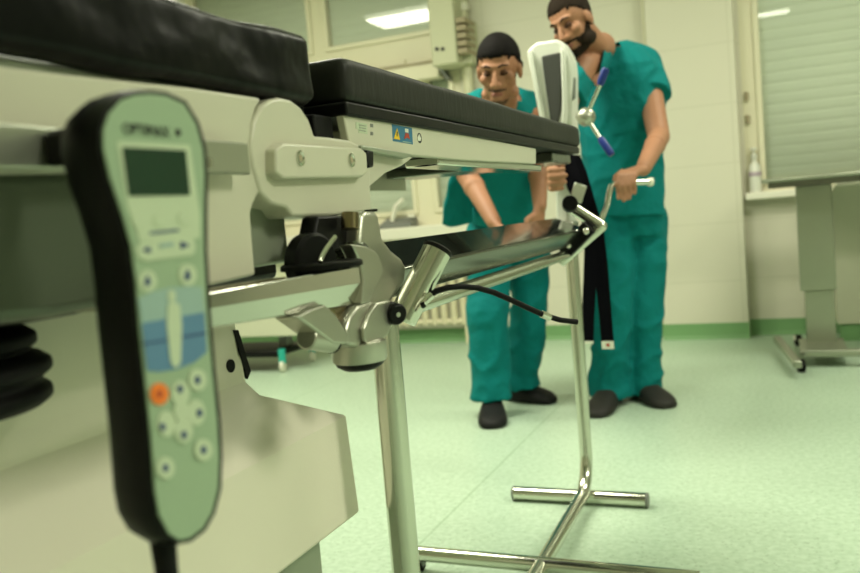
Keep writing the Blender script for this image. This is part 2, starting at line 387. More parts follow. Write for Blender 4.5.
for x in (cx0 + .06, wp.x):
    for y in (wp.y, wp.y + .38):
        cs = MB().tube([(x, y, .06), (x, y, .15)], .024, 12).build('castor', 'teal plastic', ct)
        MB().lathe([(.03, -.014), (.04, -.01), (.04, .01), (.03, .014)], (x, y, .04), (1, .2, 0), 20).build('wheel', 'sill white', cs)
sy = thing('syringe', (wp.x - .05, cy0 + .06, .75), 'teal and white syringe lying on the cart worktop', 'syringe')
p = V((PY(258, 263, cy0 + .05).x, cy0 + .05, .765)); q = V((PY(286, 259, cy0 + .05).x, cy0 + .05, .763)); mid = p.lerp(q, .5)
MB().tube([p, mid], .014, 12).build('barrel', 'teal plastic', sy); MB().tube([mid, q], .012, 12).build('plunger', 'sill white', sy)

# ------------------------------------------------------------------ right: steel table, cabinet, bottle
tb = thing('instrument_table', (.35, 4.95, 0), 'stainless instrument table on a thick central column under the right window', 'table')
tx0, tx1, ty0, ty1 = -0.085, 1.0, 4.6, 5.35
MB().box((tx0, ty0, .945), (tx1, ty1, .965)).build('tabletop', 'table steel', tb, bevel=.006)
MB().box((tx0 + .03, ty0 + .03, .915), (tx1 - .03, ty1 - .03, .945)).build('under_tray', 'smoked steel', tb)
l = PY(796, 200, 4.95); r = PY(832, 200, 4.95)
MB().box((l.x, 4.9, .36), (r.x, 5.06, .915)).build('outer_column', 'table steel', tb, bevel=.005)
MB().box((l.x + .02, 4.92, .06), (r.x - .01, 5.04, .36)).build('inner_column', 'table steel', tb, bevel=.005)
a1 = PZ(778, 341, .07); a2 = PZ(797, 366, .07)
xb = .02
wf, wb_ = PZ(797, 366, .06), PZ(778, 342, .06)
rd_ = (wb_ - wf).normalized()
MB().obox((wf + wb_) / 2 + V((0, 0, .012)), rd_, V((-rd_.y, rd_.x, 0)), V((0, 0, 1)), (wb_ - wf).length / 2 + .03, .02, .018).build('side_runner', 'table steel', tb, bevel=.006)
MB().box((xb + .05, 4.62, .055), (xb + .9, 4.67, .09)).build('cross_runner', 'table steel', tb, bevel=.006)
MB().box((l.x - .02, 4.66, .055), (r.x + .03, 5.06, .08)).build('column_foot', 'table steel', tb, bevel=.006)
MB().box((xb + .88, 4.50, .055), (xb + .93, 5.30, .09)).build('side_runner', 'table steel', tb, bevel=.006)
for x in (xb + .025, xb + .905):
    for y in (4.52, 5.28):
        cs = MB().tube([(x, y, .035), (x, y, .06)], .015, 12).build('castor', 'sill white', tb)
        MB().lathe([(.02, -.016), (.033, -.012), (.033, .012), (.02, .016)], (x + .01, y, .033), (1, .4, 0), 20).build('wheel', 'black rubber', cs)
cb = thing('low_cabinet', (.75, 5.5, 0), 'cream cabinet with a rounded top corner right of the steel column', 'cabinet')
x0 = PY(834, 250, 5.40).x
MB().prism([(x0, 5.40, .10), (1.4, 5.40, .10), (1.4, 5.40, .93), (x0 + .07, 5.40, .93), (x0 + .03, 5.40, .915), (x0 + .008, 5.40, .88), (x0, 5.40, .84)], (0, .2, 0)).build('cabinet_body', 'cabinet cream', cb, bevel=.006)
MB().box((x0 + .02, 5.42, 0), (1.38, 5.58, .10)).build('plinth', 'green skirting', cb)
bo = thing('spray_bottle', (-.155, YB - .03, .90), 'pale plastic bottle with a lilac band on the right window sill', 'bottle')
bc = V((-.14, YB - .035, .90))
MB().lathe([(.001, 0), (.034, 0), (.037, .01), (.037, .13), (.03, .17), (.013, .19), (.013, .21)], bc, (0, 0, 1), 24).build('bottle_body', 'bottle plastic', bo)
MB().lathe([(.0375, .10), (.038, .101), (.038, .125), (.0375, .126)], bc, (0, 0, 1), 24).build('band', 'lilac band', bo)
MB().lathe([(.015, .205), (.017, .21), (.017, .235), (.006, .24), (.006, .26), (.02, .26), (.02, .275), (.001, .276)], bc, (0, 0, 1), 20).build('pump_cap', 'bottle plastic', bo)

# ================================================================== THE OPERATING TABLE
X0 = -0.5                                    # plane of the table's near side; it runs along +y
def side(pts, X): return [PX(u, v, X) for u, v in pts]
ot = thing('operating_table', (-0.8, 0.7, 0), 'cream operating table with black padded top and sloping pedestal in the foreground', 'operating table')
def pad(name, y0, y1, z0, z1, m, amp, seed):
    bm = bmesh.new(); bmesh.ops.create_grid(bm, x_segments=2, y_segments=2, size=1); bm.free()
    q = MB(); q.box((X0 - .53, y0, z0), (X0 + .004, y1, z1))
    bmesh.ops.subdivide_edges(q.bm, edges=q.bm.edges[:], cuts=1, use_grid_fill=True)
    me = baked(q, [('BEVEL', dict(width=.010, segments=3, limit_method='ANGLE')), ('REMESH', dict(mode='VOXEL', voxel_size=.007)), ('SMOOTH', dict(factor=.5, iterations=3))])
    N_ = [q_.vector.copy() for q_ in me.vertex_normals]
    for v, vn in zip(me.vertices, N_):
        n = noise.noise(V((v.co.x * 6, v.co.y * 5, v.co.z * 12 + seed))) * amp + noise.noise(V((v.co.x * 18, v.co.y * 14, v.co.z * 25 + seed))) * amp * .35
        v.co += vn * n
    return link(name, me, m, ot)
pad('seat_pad', .02, .892, 1.064, 1.143, 'black vinyl', .008, 1)
pad('leg_pad', .968, 2.33, 1.073, 1.131, 'matt black vinyl', .0015, 5)
MB().box((X0 - .52, .968, 1.056), (X0 + .002, 2.32, 1.074)).build('leg_board', 'black plastic', ot, bevel=.003)
MB().box((X0 - .50, .02, 1.035), (X0 - .02, .86, 1.066)).build('seat_board', 'grey green metal', ot, bevel=.006)
for yy in (.90, .935): MB().box((X0 - .5, yy - .03, 1.03), (X0 - .05, yy + .025, 1.10)).build('joint_flap', 'black rubber', ot, bevel=.01)
MB().box((X0 - .49, .915, .985), (X0 - .016, .962, 1.056)).build('dark_gap_fill', 'black rubber', ot, bevel=.003)  # black fill added for the dark gap between leg pad and hinge arm
# cream side frame
fr = [(-190, 42), (-60, 58), (60, 73), (190, 87), (258, 97), (262, 99), (256, 108), (251.5, 125), (252, 150), (258, 178), (262, 188), (254, 203), (251, 214), (253, 240), (256, 275), (205, 287), (118, 312), (110, 172), (-190, 176)]
MB().prism(side(fr, X0 + .0), (-.05, 0, 0)).build('side_frame', 'cream paint', ot, bevel=.004)
MB().prism(side([(-190, 168), (112, 170), (118, 305), (60, 317), (-190, 352)], X0 - .012), (-.05, 0, 0)).build('side_apron', 'apron shaded', ot, bevel=.01, seg=3)
MB().box((X0 - .45, -.2, .90), (X0 - .05, .8, 1.04)).build('frame_core', 'grey green metal', ot)
r0 = PX(250, 143, X0 + .022); r1 = PX(250, 174.5, X0 + .022); yr = PX(250, 160, X0 + .022).y
MB().box((X0 + .012, -.2, r1.z), (X0 + .022, yr, r0.z)).build('side_rail', 'rail steel', ot, bevel=.002)
for yy in (.15, .46, .60): MB().lathe([(.011, 0), (.011, .014)], (X0, yy, (r0.z + r1.z) / 2), (1, 0, 0), 20).build('rail_spacer', 'rail steel', ot)
# lower rear block
MB().prism(side([(240, 205), (284, 205), (289, 250), (289.5, 262), (240, 270)], X0 - .03), (-.30, 0, 0)).build('lower_block', 'grey green metal', ot, bevel=.004)
# hinge arm, one casting with its round boss
hg = [(253, 165), (250.5, 145), (254, 122), (262, 105), (271, 99), (280, 97), (291, 99.5), (301, 107), (309, 119), (315, 136), (330, 137), (350, 140), (366, 148), (370, 165), (372, 211), (350, 214), (328, 216.5), (293, 217), (287, 208), (272, 204), (261, 193)]
MB().prism(side(hg, X0 + .003), (-.04, 0, 0)).build('hinge_arm', 'cream paint', ot, bevel=.004, seg=3)
bk_ = MB().prism(side([(284, 143), (362, 148), (367, 153), (368, 172), (363, 177), (284, 179), (276, 172), (276, 149)], X0 + .016), (-.015, 0, 0)).build('hinge_strap', 'cream paint', ot, bevel=.003, seg=3)
for u, v in ((300, 158), (351, 160)):
    p = PX(u, v, X0 + .016)
    s = MB().lathe([(.0085, -.001), (.0085, .0016), (.0062, .0022), (.0050, .0010), (.0001, .0010)], p, (1, 0, 0), 24).build('screw', 'chrome', bk_)
    MB().lathe([(.0036, 0), (.0036, .0004)], p + V((.0011, 0, 0)), (1, 0, 0), 6).build('hex_socket', 'vent brown', s)
# leg plate with stickers
lp = MB().prism(side([(343, 111), (536, 148.5), (536, 164), (460, 160), (413, 155.5), (350, 147)], X0 - .004), (-.012, 0, 0)).build('leg_plate', 'cream paint', ot, bevel=.002)
MB().box((X0 - .50, .97, 1.0), (X0 - .49, 2.25, 1.056)).build('leg_plate', 'cream paint', ot, bevel=.002)
MB().prism(side([(362, 145), (412, 154), (412, 156), (405, 158.5), (362, 150)], X0 + .008), (-.012, 0, 0)).build('plate_lip', 'grey green metal', ot, bevel=.0015)
MB().prism(side([(354, 147), (414, 157), (402, 166), (386, 173), (370, 187), (366, 192), (352, 192)], X0 - .008), (-.02, 0, 0)).build('leg_gusset', 'cream paint', ot, bevel=.002)
MB().prism(side([(368, 150), (374, 151), (374, 167), (369, 168), (367, 160)], X0 + .016), (-.022, 0, 0)).build('release_lever', 'black plastic', ot, bevel=.002)
XS = X0 - .0036
def sticker(pts, m, name='sticker', d=0.0, par=None):
    return MB().prism(side(pts, XS + d), (-.0008, 0, 0)).build(name, m, par or lp)
s1 = sticker([(392, 124), (412, 128), (413, 144.5), (393, 141)], 'sticker blue', 'warning_sticker')
sticker([(397.2, 128), (400.2, 139.8), (394, 138.7)], 'sticker yellow', 'warning_triangle', .0004, s1)
sticker([(397.1, 131.5), (397.9, 131.7), (397.5, 136.5), (396.9, 136.3)], 'sticker black', 'exclamation_mark', .0008, s1)
sticker([(405, 128.5), (408.4, 129), (408.6, 132.8), (405.4, 132.2)], 'sticker white', 'pictogram_head', .0004, s1)
sticker([(405.5, 133), (408.7, 133.6), (410, 139.5), (407.5, 137.6), (404.5, 139)], 'sticker red', 'pictogram_body', .0004, s1)
sticker([(403, 141), (411.5, 142.4), (411.5, 143.4), (403, 142.2)], 'remote light blue', 'caption_line', .0004, s1)
s2 = sticker([(356, 122), (367, 124), (367.5, 134), (359, 132.6), (358, 129), (356, 128.4)], 'remote pale', 'type_label')
for k in range(3): sticker([(359.5, 124.6 + k * 2.6), (366, 125.8 + k * 2.6), (366, 126.4 + k * 2.6), (359.5, 125.2 + k * 2.6)], 'grey plastic', 'text_line', .0004, s2)
for k in range(2): sticker([(370.5 + k * .2, 123.5 + 8 * k), (373.2, 124 + 8 * k), (373.2, 127.5 + 8 * k), (370.5, 127 + 8 * k)], 'grey plastic', 'label_symbol')
s3 = MB().lathe([(.0078, 0), (.0078, .0008)], PX(419.3, 138, XS - .0006), (1, 0, 0), 24).build('round_sticker', 'sticker black', lp)
sticker([(419.3, 134), (421.2, 138.3), (420.6, 141), (418, 140.6), (417.6, 137.6)], 'sticker white', 'read_manual_symbol', .0008, s3)
MB().box((X0 - .08, 1.32, 1.004), (X0 - .018, 1.98, 1.020)).build('slide_rail', 'chrome', ot, bevel=.003)
MB().box((X0 - .48, 1.08, 1.004), (X0 - .02, 1.14, 1.052)).build('cross_beam', 'cream paint', ot, bevel=.003)
MB().box((X0 - .48, 2.10, 1.03), (X0 - .02, 2.30, 1.056)).build('end_beam', 'smoked steel', ot, bevel=.003)
# pedestal
yc1 = PX(243, 350, -.66).y
MB().loft([[(-1.08, .0, .55), (-.66, .0, .55), (-.66, yc1, .55), (-1.08, yc1, .55)], [(-1.08, .0, .93), (-.66, .0, .93), (-.66, yc1 - .005, .93), (-1.08, yc1 - .005, .93)]]).build('column_cover', 'cover plastic', ot, bevel=.012, seg=3)
bt = PX(349, 415, -.60); bb_ = PX(361, 512, -.60)
yb1 = bt.y
LA, LB = PX(262, 395, -.648), PX(247, 381, -.657)
ring = lambda x0, x1, y0, y1, z: [(x0, y0, z), (x1, y0, z), (x1, y1, z), (x0, y1, z)]
MB().loft([ring(-1.16, -.60, -.2, yb1 + .008, bb_.z), ring(-1.155, -.603, -.2, yb1, bt.z), ring(-1.10, -.648, -.2, LA.y, LA.z), ring(-1.09, -.657, -.2, LB.y, LB.z), ring(-1.082, -.661, -.2, yc1 + .001, LB.z + .04)]).build('base_cover', 'cover plastic', ot, bevel=.006, seg=3, angle=14)
MB().box((-1.1, -.15, 0), (-.645, yb1 - .035, bb_.z + .01)).build('base_plinth', 'grey green metal', ot, bevel=.01)
MB().prism(side([(234, 330), (238.5, 330), (251, 371), (248, 379), (247, 377)], -.658), (-.004, 0, 0)).build('edge_seal', 'black rubber', ot)
MB().lathe([(.0085, -.003), (.0085, .002)], PX(230, 366, -.66), (1, 0, 0), 24).build('black_plug', 'black rubber', ot)
cbel = PD(-84, 372, .72)
prof = [(.02, .045)]
for k in range(4): kr = (0, .002, -.008, -.03)[k]; prof += [(.096 + kr, .040 - k * .024), (.104 + kr, .034 - k * .024), (.104 + kr, .026 - k * .024), (.096 + kr, .020 - k * .024)]
prof += [(.02, -.06)]
MB().lathe(prof, (cbel.x, cbel.y, cbel.z), (0, 0, -1), 48).build('rubber_bellows', 'black rubber', ot, bevel=.002)
MB().box((-1.0, -.1, .86), (-.58, yc1 - .02, .915)).build('column_head', 'black plastic', ot, bevel=.008)

# ================================================================== HAND CONTROL
XF = -.36
hc = thing('hand_control', (-.40, .43, .73), 'black handheld remote control with screen hanging from the side rail', 'remote control')
face = [(150, 94), (166, 96), (184, 104), (196, 124), (203, 150), (204.5, 175), (204, 205), (204, 250), (207, 310), (212, 370), (217, 420), (219, 455), (218, 488), (212, 512), (203, 528), (190, 538), (180, 540), (170, 534), (160, 515), (155.5, 490), (152, 440), (146, 380), (140, 325), (137, 285), (132, 245), (122, 210), (111, 178), (104, 148), (104, 130), (110, 113), (122, 100), (136, 95)]
def grow(pts, k):
    cx = sum(p[0] for p in pts) / len(pts); out = []
    n = len(pts)
    for i in range(n):
        a, b_ = pts[i - 1], pts[(i + 1) % n]; tx, ty = b_[0] - a[0], b_[1] - a[1]; l_ = math.hypot(tx, ty)
        out.append((pts[i][0] + ty / l_ * k, pts[i][1] - tx / l_ * k))
    return out
outer = grow(face, 3.5)
rings = []
for off, dx in ((0, .0), (4.5, -.0008), (6.5, -.010), (5.5, -.023), (-1, -.034)):
    rings.append([PX(u, v, XF) + V((dx, 0, 0)) for u, v in grow(face, off)])
MB().loft(rings).build('housing', 'black plastic', hc, angle=50)
fp = MB().prism(side(face, XF + .0012), (-.003, 0, 0)).build('face_plate', 'remote face', hc)
def fside(pts, d, m, name, par=fp): return MB().prism(side(pts, XF + .0012 + d), (-.0012, 0, 0)).build(name, m, par)
bz = fside([(117, 141), (190, 145), (200, 215), (200, 238), (140, 242), (127, 205)], .0005, 'remote pale', 'screen_surround')
fside([(123, 147), (186, 150.5), (190.5, 195), (129.5, 196)], .0012, 'screen glass', 'screen', fp)
yv = V((0, 1, .06)); zv = V((0, 0, 1))
writing('OPTIMAX', 'brand_lettering', 'sticker black', fp, PX(147, 131, XF + .0018), yv * 1 + V((0, 0, -.06)), zv, .0098)
MB().lathe([(.0024, 0), (.0024, .0006)], PX(178, 132.5, XF + .0014), (1, 0, 0), 16).build('brand_dot', 'sticker black', fp)
def oval(u, v, ru, rv, n=24): return [(u + ru * math.cos(2 * math.pi * k / n), v + rv * math.sin(2 * math.pi * k / n)) for k in range(n)]
fside([(150, 232), (179, 229), (179, 231.5), (150, 234.5)], .0008, 'remote mark', 'text_line')
for u, v in ((140, 221), (162, 220), (186, 218)): fside(oval(u, v, 8, 7), .0012, 'remote pale', 'soft_key')
pb = fside([(140, 243), (188, 237), (194, 239), (196, 248), (193, 255), (146, 261), (139, 258), (136, 250)], .001, 'remote pale', 'arrow_key')
fside([(142, 250), (150, 246.5), (151, 253)], .0016, 'remote mark', 'arrow_mark', pb); fside([(190, 245), (181, 241.5), (181.5, 249)], .0016, 'remote mark', 'arrow_mark', pb)
fside([(160, 244), (174, 242), (174, 246), (160, 248)], .0016, 'remote light blue', 'key_text', pb)
for u, v in ((148, 281), (188, 275)):
    k_ = fside(oval(u, v, 9, 11), .001, 'remote pale', 'round_key'); fside([(u, v - 6), (u + 3, v + 1), (u + 1, v + 5), (u - 2, v + 5), (u - 3, v + 1)], .0016, 'remote mark', 'arrow_mark', k_)
lb = fside([(138.5, 299), (152, 292), (170, 287.5), (188, 286), (202, 287), (204.5, 312), (142, 323)], .0006, 'remote light blue', 'pale_blue_zone')
bl = fside([(142, 323), (204.5, 312), (207, 352), (195, 362), (178, 369), (160, 372), (147.5, 371)], .0006, 'remote blue', 'blue_zone')
fside([(143.5, 343), (206.5, 332), (206.7, 334), (143.7, 345)], .0009, 'remote mark', 'zone_line')
fside([(168, 305), (171, 302), (176, 302), (180, 305), (182, 325), (181, 362), (178, 367), (174, 367), (171, 362), (167, 325)], .0012, 'remote pale', 'table_symbol')
fside(oval(172, 296, 4, 6), .0012, 'remote pale', 'head_symbol')
for u, v, m in ((160, 394, 'orange plastic'), (198, 380, 'remote pale'), (204, 450, 'remote pale'), (166, 468, 'remote pale')):
    k_ = fside(oval(u, v, 9, 11), .0014, m, 'round_key'); fside(oval(u, v, 2.6, 4), .0019, 'remote mark' if m != 'orange plastic' else 'sticker red', 'key_mark', k_)
for u, v in ((180.5, 389), (200, 413), (163, 427), (184.5, 435)):
    k_ = fside(oval(u + (182 - u) * .2, v + (411 - v) * .2, 9, 13), .0012, 'remote pale', 'direction_key'); fside(oval(u, v, 2.6, 4), .0018, 'remote mark', 'key_mark', k_)
fside(oval(182, 411, 8, 10), .0013, 'remote pale', 'centre_key')
p = PX(163, 540, XF - .02); 
MB().tube([p + V((0, 0, .012)), p + V((0, 0, -.02)), p + V((.0, .0, -.15)), p + V((-.02, -.03, -.35)), p + V((-.22, -.05, -.55))], [.009, .0075, .006, .005, .005], 14).build('cable', 'black rubber', hc)
hk = PX(80, 148, XF - .04)
MB().box((X0 + .0225, .458, r1.z + .002), (XF - .03, .474, r0.z - .004)).build('rail_hook', 'black plastic', hc, bevel=.004)
MB().lathe([(.005, 0), (.005, .004)], PX(206, 163, X0 + .023), (1, 0, 0), 14).build('lock_button', 'chrome', hc)

# ================================================================== LEG EXTENSION AND ITS FLOOR STAND
le = thing('leg_extension', (-.55, 1.1, .78), 'steel leg extension bar with clamp and long dark beam below the table', 'leg extension')
XB = -.455
br_ = []
for u, vt, vb in ((122, 307, 342), (205, 293, 329), (285, 279, 316), (350, 267.5, 305.5), (362, 266, 304), (369, 269.5, 300), (372, 278, 293)):
    vm = vt + .45 * (vb - vt); br_.append([PX(u, vt, XB), PX(u, vm, XB), PX(u, vb, XB - .008), PX(u, vb, XB - .035), PX(u, vt, XB - .035)])
MB().loft(br_).build('extension_bar', 'brushed steel', le, bevel=.0015, angle=8)
MB().prism(side([(205, 291), (286, 277), (286, 279.5), (205, 293.5)], XB - .004), (-.02, 0, 0)).build('bar_liner', 'gold pin', le)
pf = PX(322, 268, XB - .02)
MB().lathe([(.046, 0), (.046, .005), (.043, .007)], V((pf.x, pf.y, pf.z)), (0, 0, 1), 40).build('swivel_disc', 'black plastic', le)
MB().prism(side([(318, 216), (350, 215), (352, 246), (328, 254), (316, 262), (312, 248)], XB - .03), (-.022, 0, 0)).build('clevis_block', 'black plastic', le, bevel=.003)
pdm = PX(332, 262, XB - .006)
MB().lathe([(.030, -.02), (.034, -.016), (.034, .0), (.03, .004)], V((pdm.x - .02, pdm.y, pdm.z)), (1, -.25, 0), 36).build('cam_drum', 'black plastic', le)
arc = [PX(u, v, XB - .004) for u, v in ((320, 262), (322, 256), (326, 249), (331, 242), (335, 237))]
MB().tube(arc, .0028, 10).build('cam_edge', 'chrome', le)
MB().lathe([(.001, .0), (.016, .002), (.022, -.006), (.025, -.03)], PX(350, 243, XB - .03), (0, 0, 1), 32).build('hub_dome', 'smoked steel', le)
a = PX(350, 213, XB - .015); b_ = PX(350, 229, XB - .015)
MB().tube([a, b_], .0105, 20).build('hinge_pin', 'gold pin', le)
# cast fork
MB().prism(side([(362, 214), (366, 211), (376, 211), (379, 215), (383, 238), (392, 250), (402, 258), (407, 268), (405, 284), (396, 296), (384, 312), (372, 312), (368, 300), (371, 284), (374, 268), (366, 262), (359, 250), (360, 236)], XB - .012), (-.03, 0, 0)).build('fork_casting', 'cast aluminium', le, bevel=.006, seg=3)
MB().lathe([(.0085, 0), (.0085, .003)], PX(371, 211, XB - .026) + V((0, 0, -.001)), (0, 0, 1), 20).build('post_plug', 'black plastic', le)
MB().prism(side([(352, 244), (366, 246), (376, 251), (381, 259), (384, 271), (380, 281), (375, 290), (371, 303), (362, 304), (364, 280), (362, 264)], XB + .003), (-.018, 0, 0)).build('fork_cheek', 'cast aluminium', le, bevel=.0025, seg=3)
# lower clamp
MB().prism(side([(298, 317), (311, 309), (325, 304), (336, 314), (348, 333), (350, 345), (334, 344)], XB + .002), (-.03, 0, 0)).build('clamp_wedge', 'cast aluminium', le, bevel=.003, seg=3)
MB().prism(side([(326, 303), (362, 297), (358, 310), (348, 320), (346, 333), (336, 318)], XB - .012), (-.03, 0, 0)).build('clamp_web', 'gold pin', le, bevel=.004, seg=3)
MB().prism(side([(350, 316), (358, 306), (370, 300), (376, 303), (369, 318), (366, 332), (370, 346), (360, 348), (347, 346), (346, 330)], XB + .002), (-.035, 0, 0)).build('clamp_jaw', 'cast aluminium', le, bevel=.005, seg=3)
MB().prism(side([(377, 303), (390, 300), (395, 320), (388, 335), (378, 344), (370, 347), (365, 340), (364, 328), (370, 313)], XB + .008), (-.006, 0, 0)).build('clamp_cheek', 'cast aluminium', le, bevel=.002)
a = PX(306, 338, XB - .012); b_ = PX(331, 342, XB - .012)
MB().tube([a, b_], .0125, 24).build('clamp_bolt', 'cast aluminium', le, bevel=.002)
MB().lathe([(.0128, 0), (.0128, .002), (.009, .003)], b_, (b_ - a), 20).build('bolt_gap', 'black plastic', le)
pc = PX(358.5, 345, XB - .014)
MB().lathe([(.028, .006), (.033, .004), (.033, -.016), (.031, -.019)], pc, (0, 0, 1), 44).build('swivel_collar', 'cast aluminium', le)
MB().lathe([(.030, 0), (.028, -.005), (.020, -.010), (.001, -.013)], pc + V((0, 0, -.0185)), (0, 0, 1), 44).build('collar_base', 'black plastic', le)
kd = V((.75, -.55, -.1)).normalized(); kp = PX(393, 313, XB + .008)
kn = MB().lathe([(.006, -.03), (.006, -.014), (.0125, -.012), (.0135, -.008), (.0135, .010), (.0115, .013), (.001, .013)], kp, kd, 28).build('clamp_knob', 'black plastic', le, bevel=.001)
MB().lathe([(.003, .0), (.003, .0008)], kp + kd * .013, kd, 12).build('knob_cap', 'cast aluminium', kn)
# long wedge beam: real section swept along y
yb0, yb2 = 1.12, 2.45
sec = [(-.605, .880), (-.528, .846), (-.532, .838), (-.572, .798), (-.63, .80), (-.645, .868)]
MB().prism([(x, yb0, z) for x, z in sec], (0, yb2 - yb0, 0)).build('beam', 'smoked steel', le, bevel=.003)
MB().prism([(-.609, yb0 + .0, .8825), (-.530, yb0, .8475), (-.530, yb0, .8495), (-.609, yb0, .8845)], (0, yb2 - yb0, 0)).build('beam_top', 'dark lacquer', le)
MB().tube([(-.56, yb0 + .01, .777), (-.585, yb2 + .08, .777)], .0145, 18).build('lower_tube', 'tube steel', le)
t0 = PD(437, 251, 1.12); t1 = PD(402, 319, 1.10); td = (t0 - t1).normalized()
MB().tube([t1, t0], .0195, 28).build('end_tube', 'tube steel', le)
MB().lathe([(.0195, -.001), (.0205, .0), (.0205, .004), (.018, .006)], t0, td, 28).build('tube_cap', 'black plastic', le)
MB().prism([PD(u, v, 1.15) for u, v in ((383, 318), (437, 258), (441, 262), (420, 292), (412, 304), (396, 316))], ray(430, 286).normalized() * .02).build('tube_bracket', 'smoked steel', le, bevel=.002)
# far V shaped end
fa, fb, fc = PY(574, 209, 2.47), PY(601, 226, 2.47), PY(560, 262, 2.47)
ve = MB().tube([fa, fb], .0175, 24).tube([fb, fc], .0175, 24).ell(fb, (.0175, .0175, .0175)).build('end_yoke', 'tube steel', le)
MB().lathe([(.021, -.02), (.023, -.016), (.023, .014), (.021, .018)], PY(570, 204, 2.45), (.25, -1, .2), 28).build('yoke_knob', 'black plastic', le)
MB().obox(PY(577, 240, 2.45), V((.75, 0, .66)), V((0, 1, 0)), V((-.66, 0, .75)), .055, .02, .022).build('yoke_clamp', 'black plastic', le, bevel=.004)
for u, v in ((586, 231), (568, 245), (563, 231)): MB().lathe([(.010, 0), (.010, .012), (.007, .016)], PY(u, v, 2.42), (.2, -1, 0), 16).build('clamp_screw', 'chrome', le)
# black hose with ferrule
hp = [PD(420, 306, 1.10), PD(428, 297, 1.10), PD(436, 291, 1.10), PD(448, 287.5, 1.10), PD(462, 286.5, 1.11), PD(478, 288, 1.12), PD(494, 292.5, 1.13), PD(510, 299.5, 1.15), PD(526, 307, 1.17), PD(545, 315.5, 1.19), PD(560, 320, 1.2), PD(577, 322, 1.21)]
MB().tube(hp[1:], .0039, 14).build('release_hose', 'black rubber', le)
MB().tube([PD(541.5, 314, 1.187), PD(550, 317.3, 1.194)], .0052, 16).build('hose_ferrule', 'chrome', le, bevel=.0006)
MB().tube([PD(416, 311, 1.085), PD(423, 302, 1.085), PD(431, 295, 1.09)], [.004, .006, .0055], 14).build('hose_fitting', 'chrome', le)
MB().tube([PD(421, 306, 1.08), PD(425, 304, 1.08)], .004, 10).build('hose_nut', 'black plastic', le)

st = thing('floor_stand', (-.59, 2.07, 0), 'tubular steel floor stand carrying the leg extension', 'stand')
NX, NY = -.522, 1.068
MB().tube([(NX, NY, .05), (NX, NY, .80)], .0205, 28).build('near_post', 'tube steel', st)
FX, FY = -.592, 2.545
cv = [(FX, FY, .77), (FX, FY, .16)] + [(FX, FY - .11 + .11 * math.cos(t), .16 - .115 * math.sin(t)) for t in [k * math.pi / 16 for k in range(1, 9)]]
cv += [(FX + .01, 1.8, .045), (NX, NY, .045)]
MB().tube(cv, .0195, 24).build('bent_post', 'tube steel', st)
FT0, FT1 = PZ(515, 493, .0225), PZ(646, 500, .0225)
fo = MB().tube([FT0, FT1], .0215, 24).build('floor_foot', 'tube steel', st)
for e_, d in ((FT0, FT0 - FT1), (FT1, FT1 - FT0)): MB().lathe([(.0215, 0), (.0225, .001), (.0225, .006), (.019, .008)], e_, d, 24).build('foot_cap', 'grey plastic', fo)
CT0, CT1 = PZ(414, 553, .047), PZ(700, 579.5, .047)
MB().tube([CT0, CT1], .0195, 24).build('cross_tube', 'tube steel', st)
MB().tube([(NX - .3, NY, .047), (NX + .3, NY, .047)], .0195, 24).build('cross_tube', 'tube steel', st)
for x, y in ((CT0.x + .015, CT0.y), (CT1.x - .02, CT1.y), (NX - .28, NY), (NX + .28, NY)):
    cs = MB().box((x - .012, y - .012, .016), (x + .012, y + .012, .035)).build('castor', 'grey plastic', st)
    MB().lathe([(.012, -.011), (.0165, -.008), (.0165, .008), (.012, .011)], (x, y, .0165), (1, 0, 0), 20).build('wheel', 'black rubber', cs)

# ================================================================== BOOT, SCREW HANDLE, CRANK, STRAPS
YBT = 3.05
bt_ = thing('traction_boot', PY(560, 225, YBT), 'white boot shaped leg holder with dark grey pad beyond the table end', 'leg holder')
def fy(pts, Y): return [PY(u, v, Y) for u, v in pts]
shell = [(526.5, 50), (532, 45), (536, 42), (556, 39), (561, 41), (566, 49), (570, 58), (571.5, 72), (571.5, 130), (569, 224), (556, 224), (553, 150), (540, 118)]
MB().prism(fy(shell, YBT), (0, .12, 0)).build('shell', 'white shell', bt_, bevel=.012, seg=3)
MB().prism(fy([(526.5, 51), (531, 49), (545, 122), (540, 122)], YBT - .03), (0, .06, 0)).build('shell_rim', 'white shell', bt_, bevel=.006)
MB().prism(fy([(560, 46), (564, 52), (566, 110), (563, 145), (560, 145), (562, 100)], YBT - .03), (0, .06, 0)).build('shell_rim', 'white shell', bt_, bevel=.006)
MB().prism(fy([(541, 56), (560, 52), (562, 62), (561, 110), (557, 125), (551, 127)], YBT - .012), (0, .02, 0)).build('boot_pad', 'dark grey pad', bt_, bevel=.006)
MB().prism([PX(u, v, PY(571.5, 80, YBT).x + .001) for u, v in ((573.5, 70), (576, 72), (576, 98), (573.5, 100))], (-.004, 0, 0)).build('side_slot', 'grey plastic', bt_)
MB().prism(fy([(552, 222), (573, 222), (573, 240), (556, 240)], YBT - .04), (0, .10, 0)).build('mount', 'cast aluminium', bt_, bevel=.006)

bc = PY(586, 117, YBT - .05)
sh_ = thing('star_handle', bc, 'steel ball locking handle with blue tipped arms on the white boot', 'handle')
MB().ell(bc, (.033, .033, .033), n=28, m=18).build('ball_hub', 'cast aluminium', sh_)
MB().lathe([(.018, 0), (.018, .05)], bc, (PY(574, 115, YBT + .03) - bc), 20).build('hub_shaft', 'cast aluminium', sh_)
for (u0, v0), (u1, v1) in (((600, 85), (606, 68)), ((600, 138), (612, 155))):
    m = PY(u0, v0, YBT - .07); e = PY(u1, v1, YBT - .08)
    ar = MB().tube([bc, m, e], .0065, 14).build('arm', 'chrome', sh_)
    dd = (e - m).normalized()
    MB().tube([m, m + dd * .012, e - dd * .008, e], [.010, .0135, .0135, .010], 18).build('blue_tip', 'blue grip', ar, label='blue plastic tip')

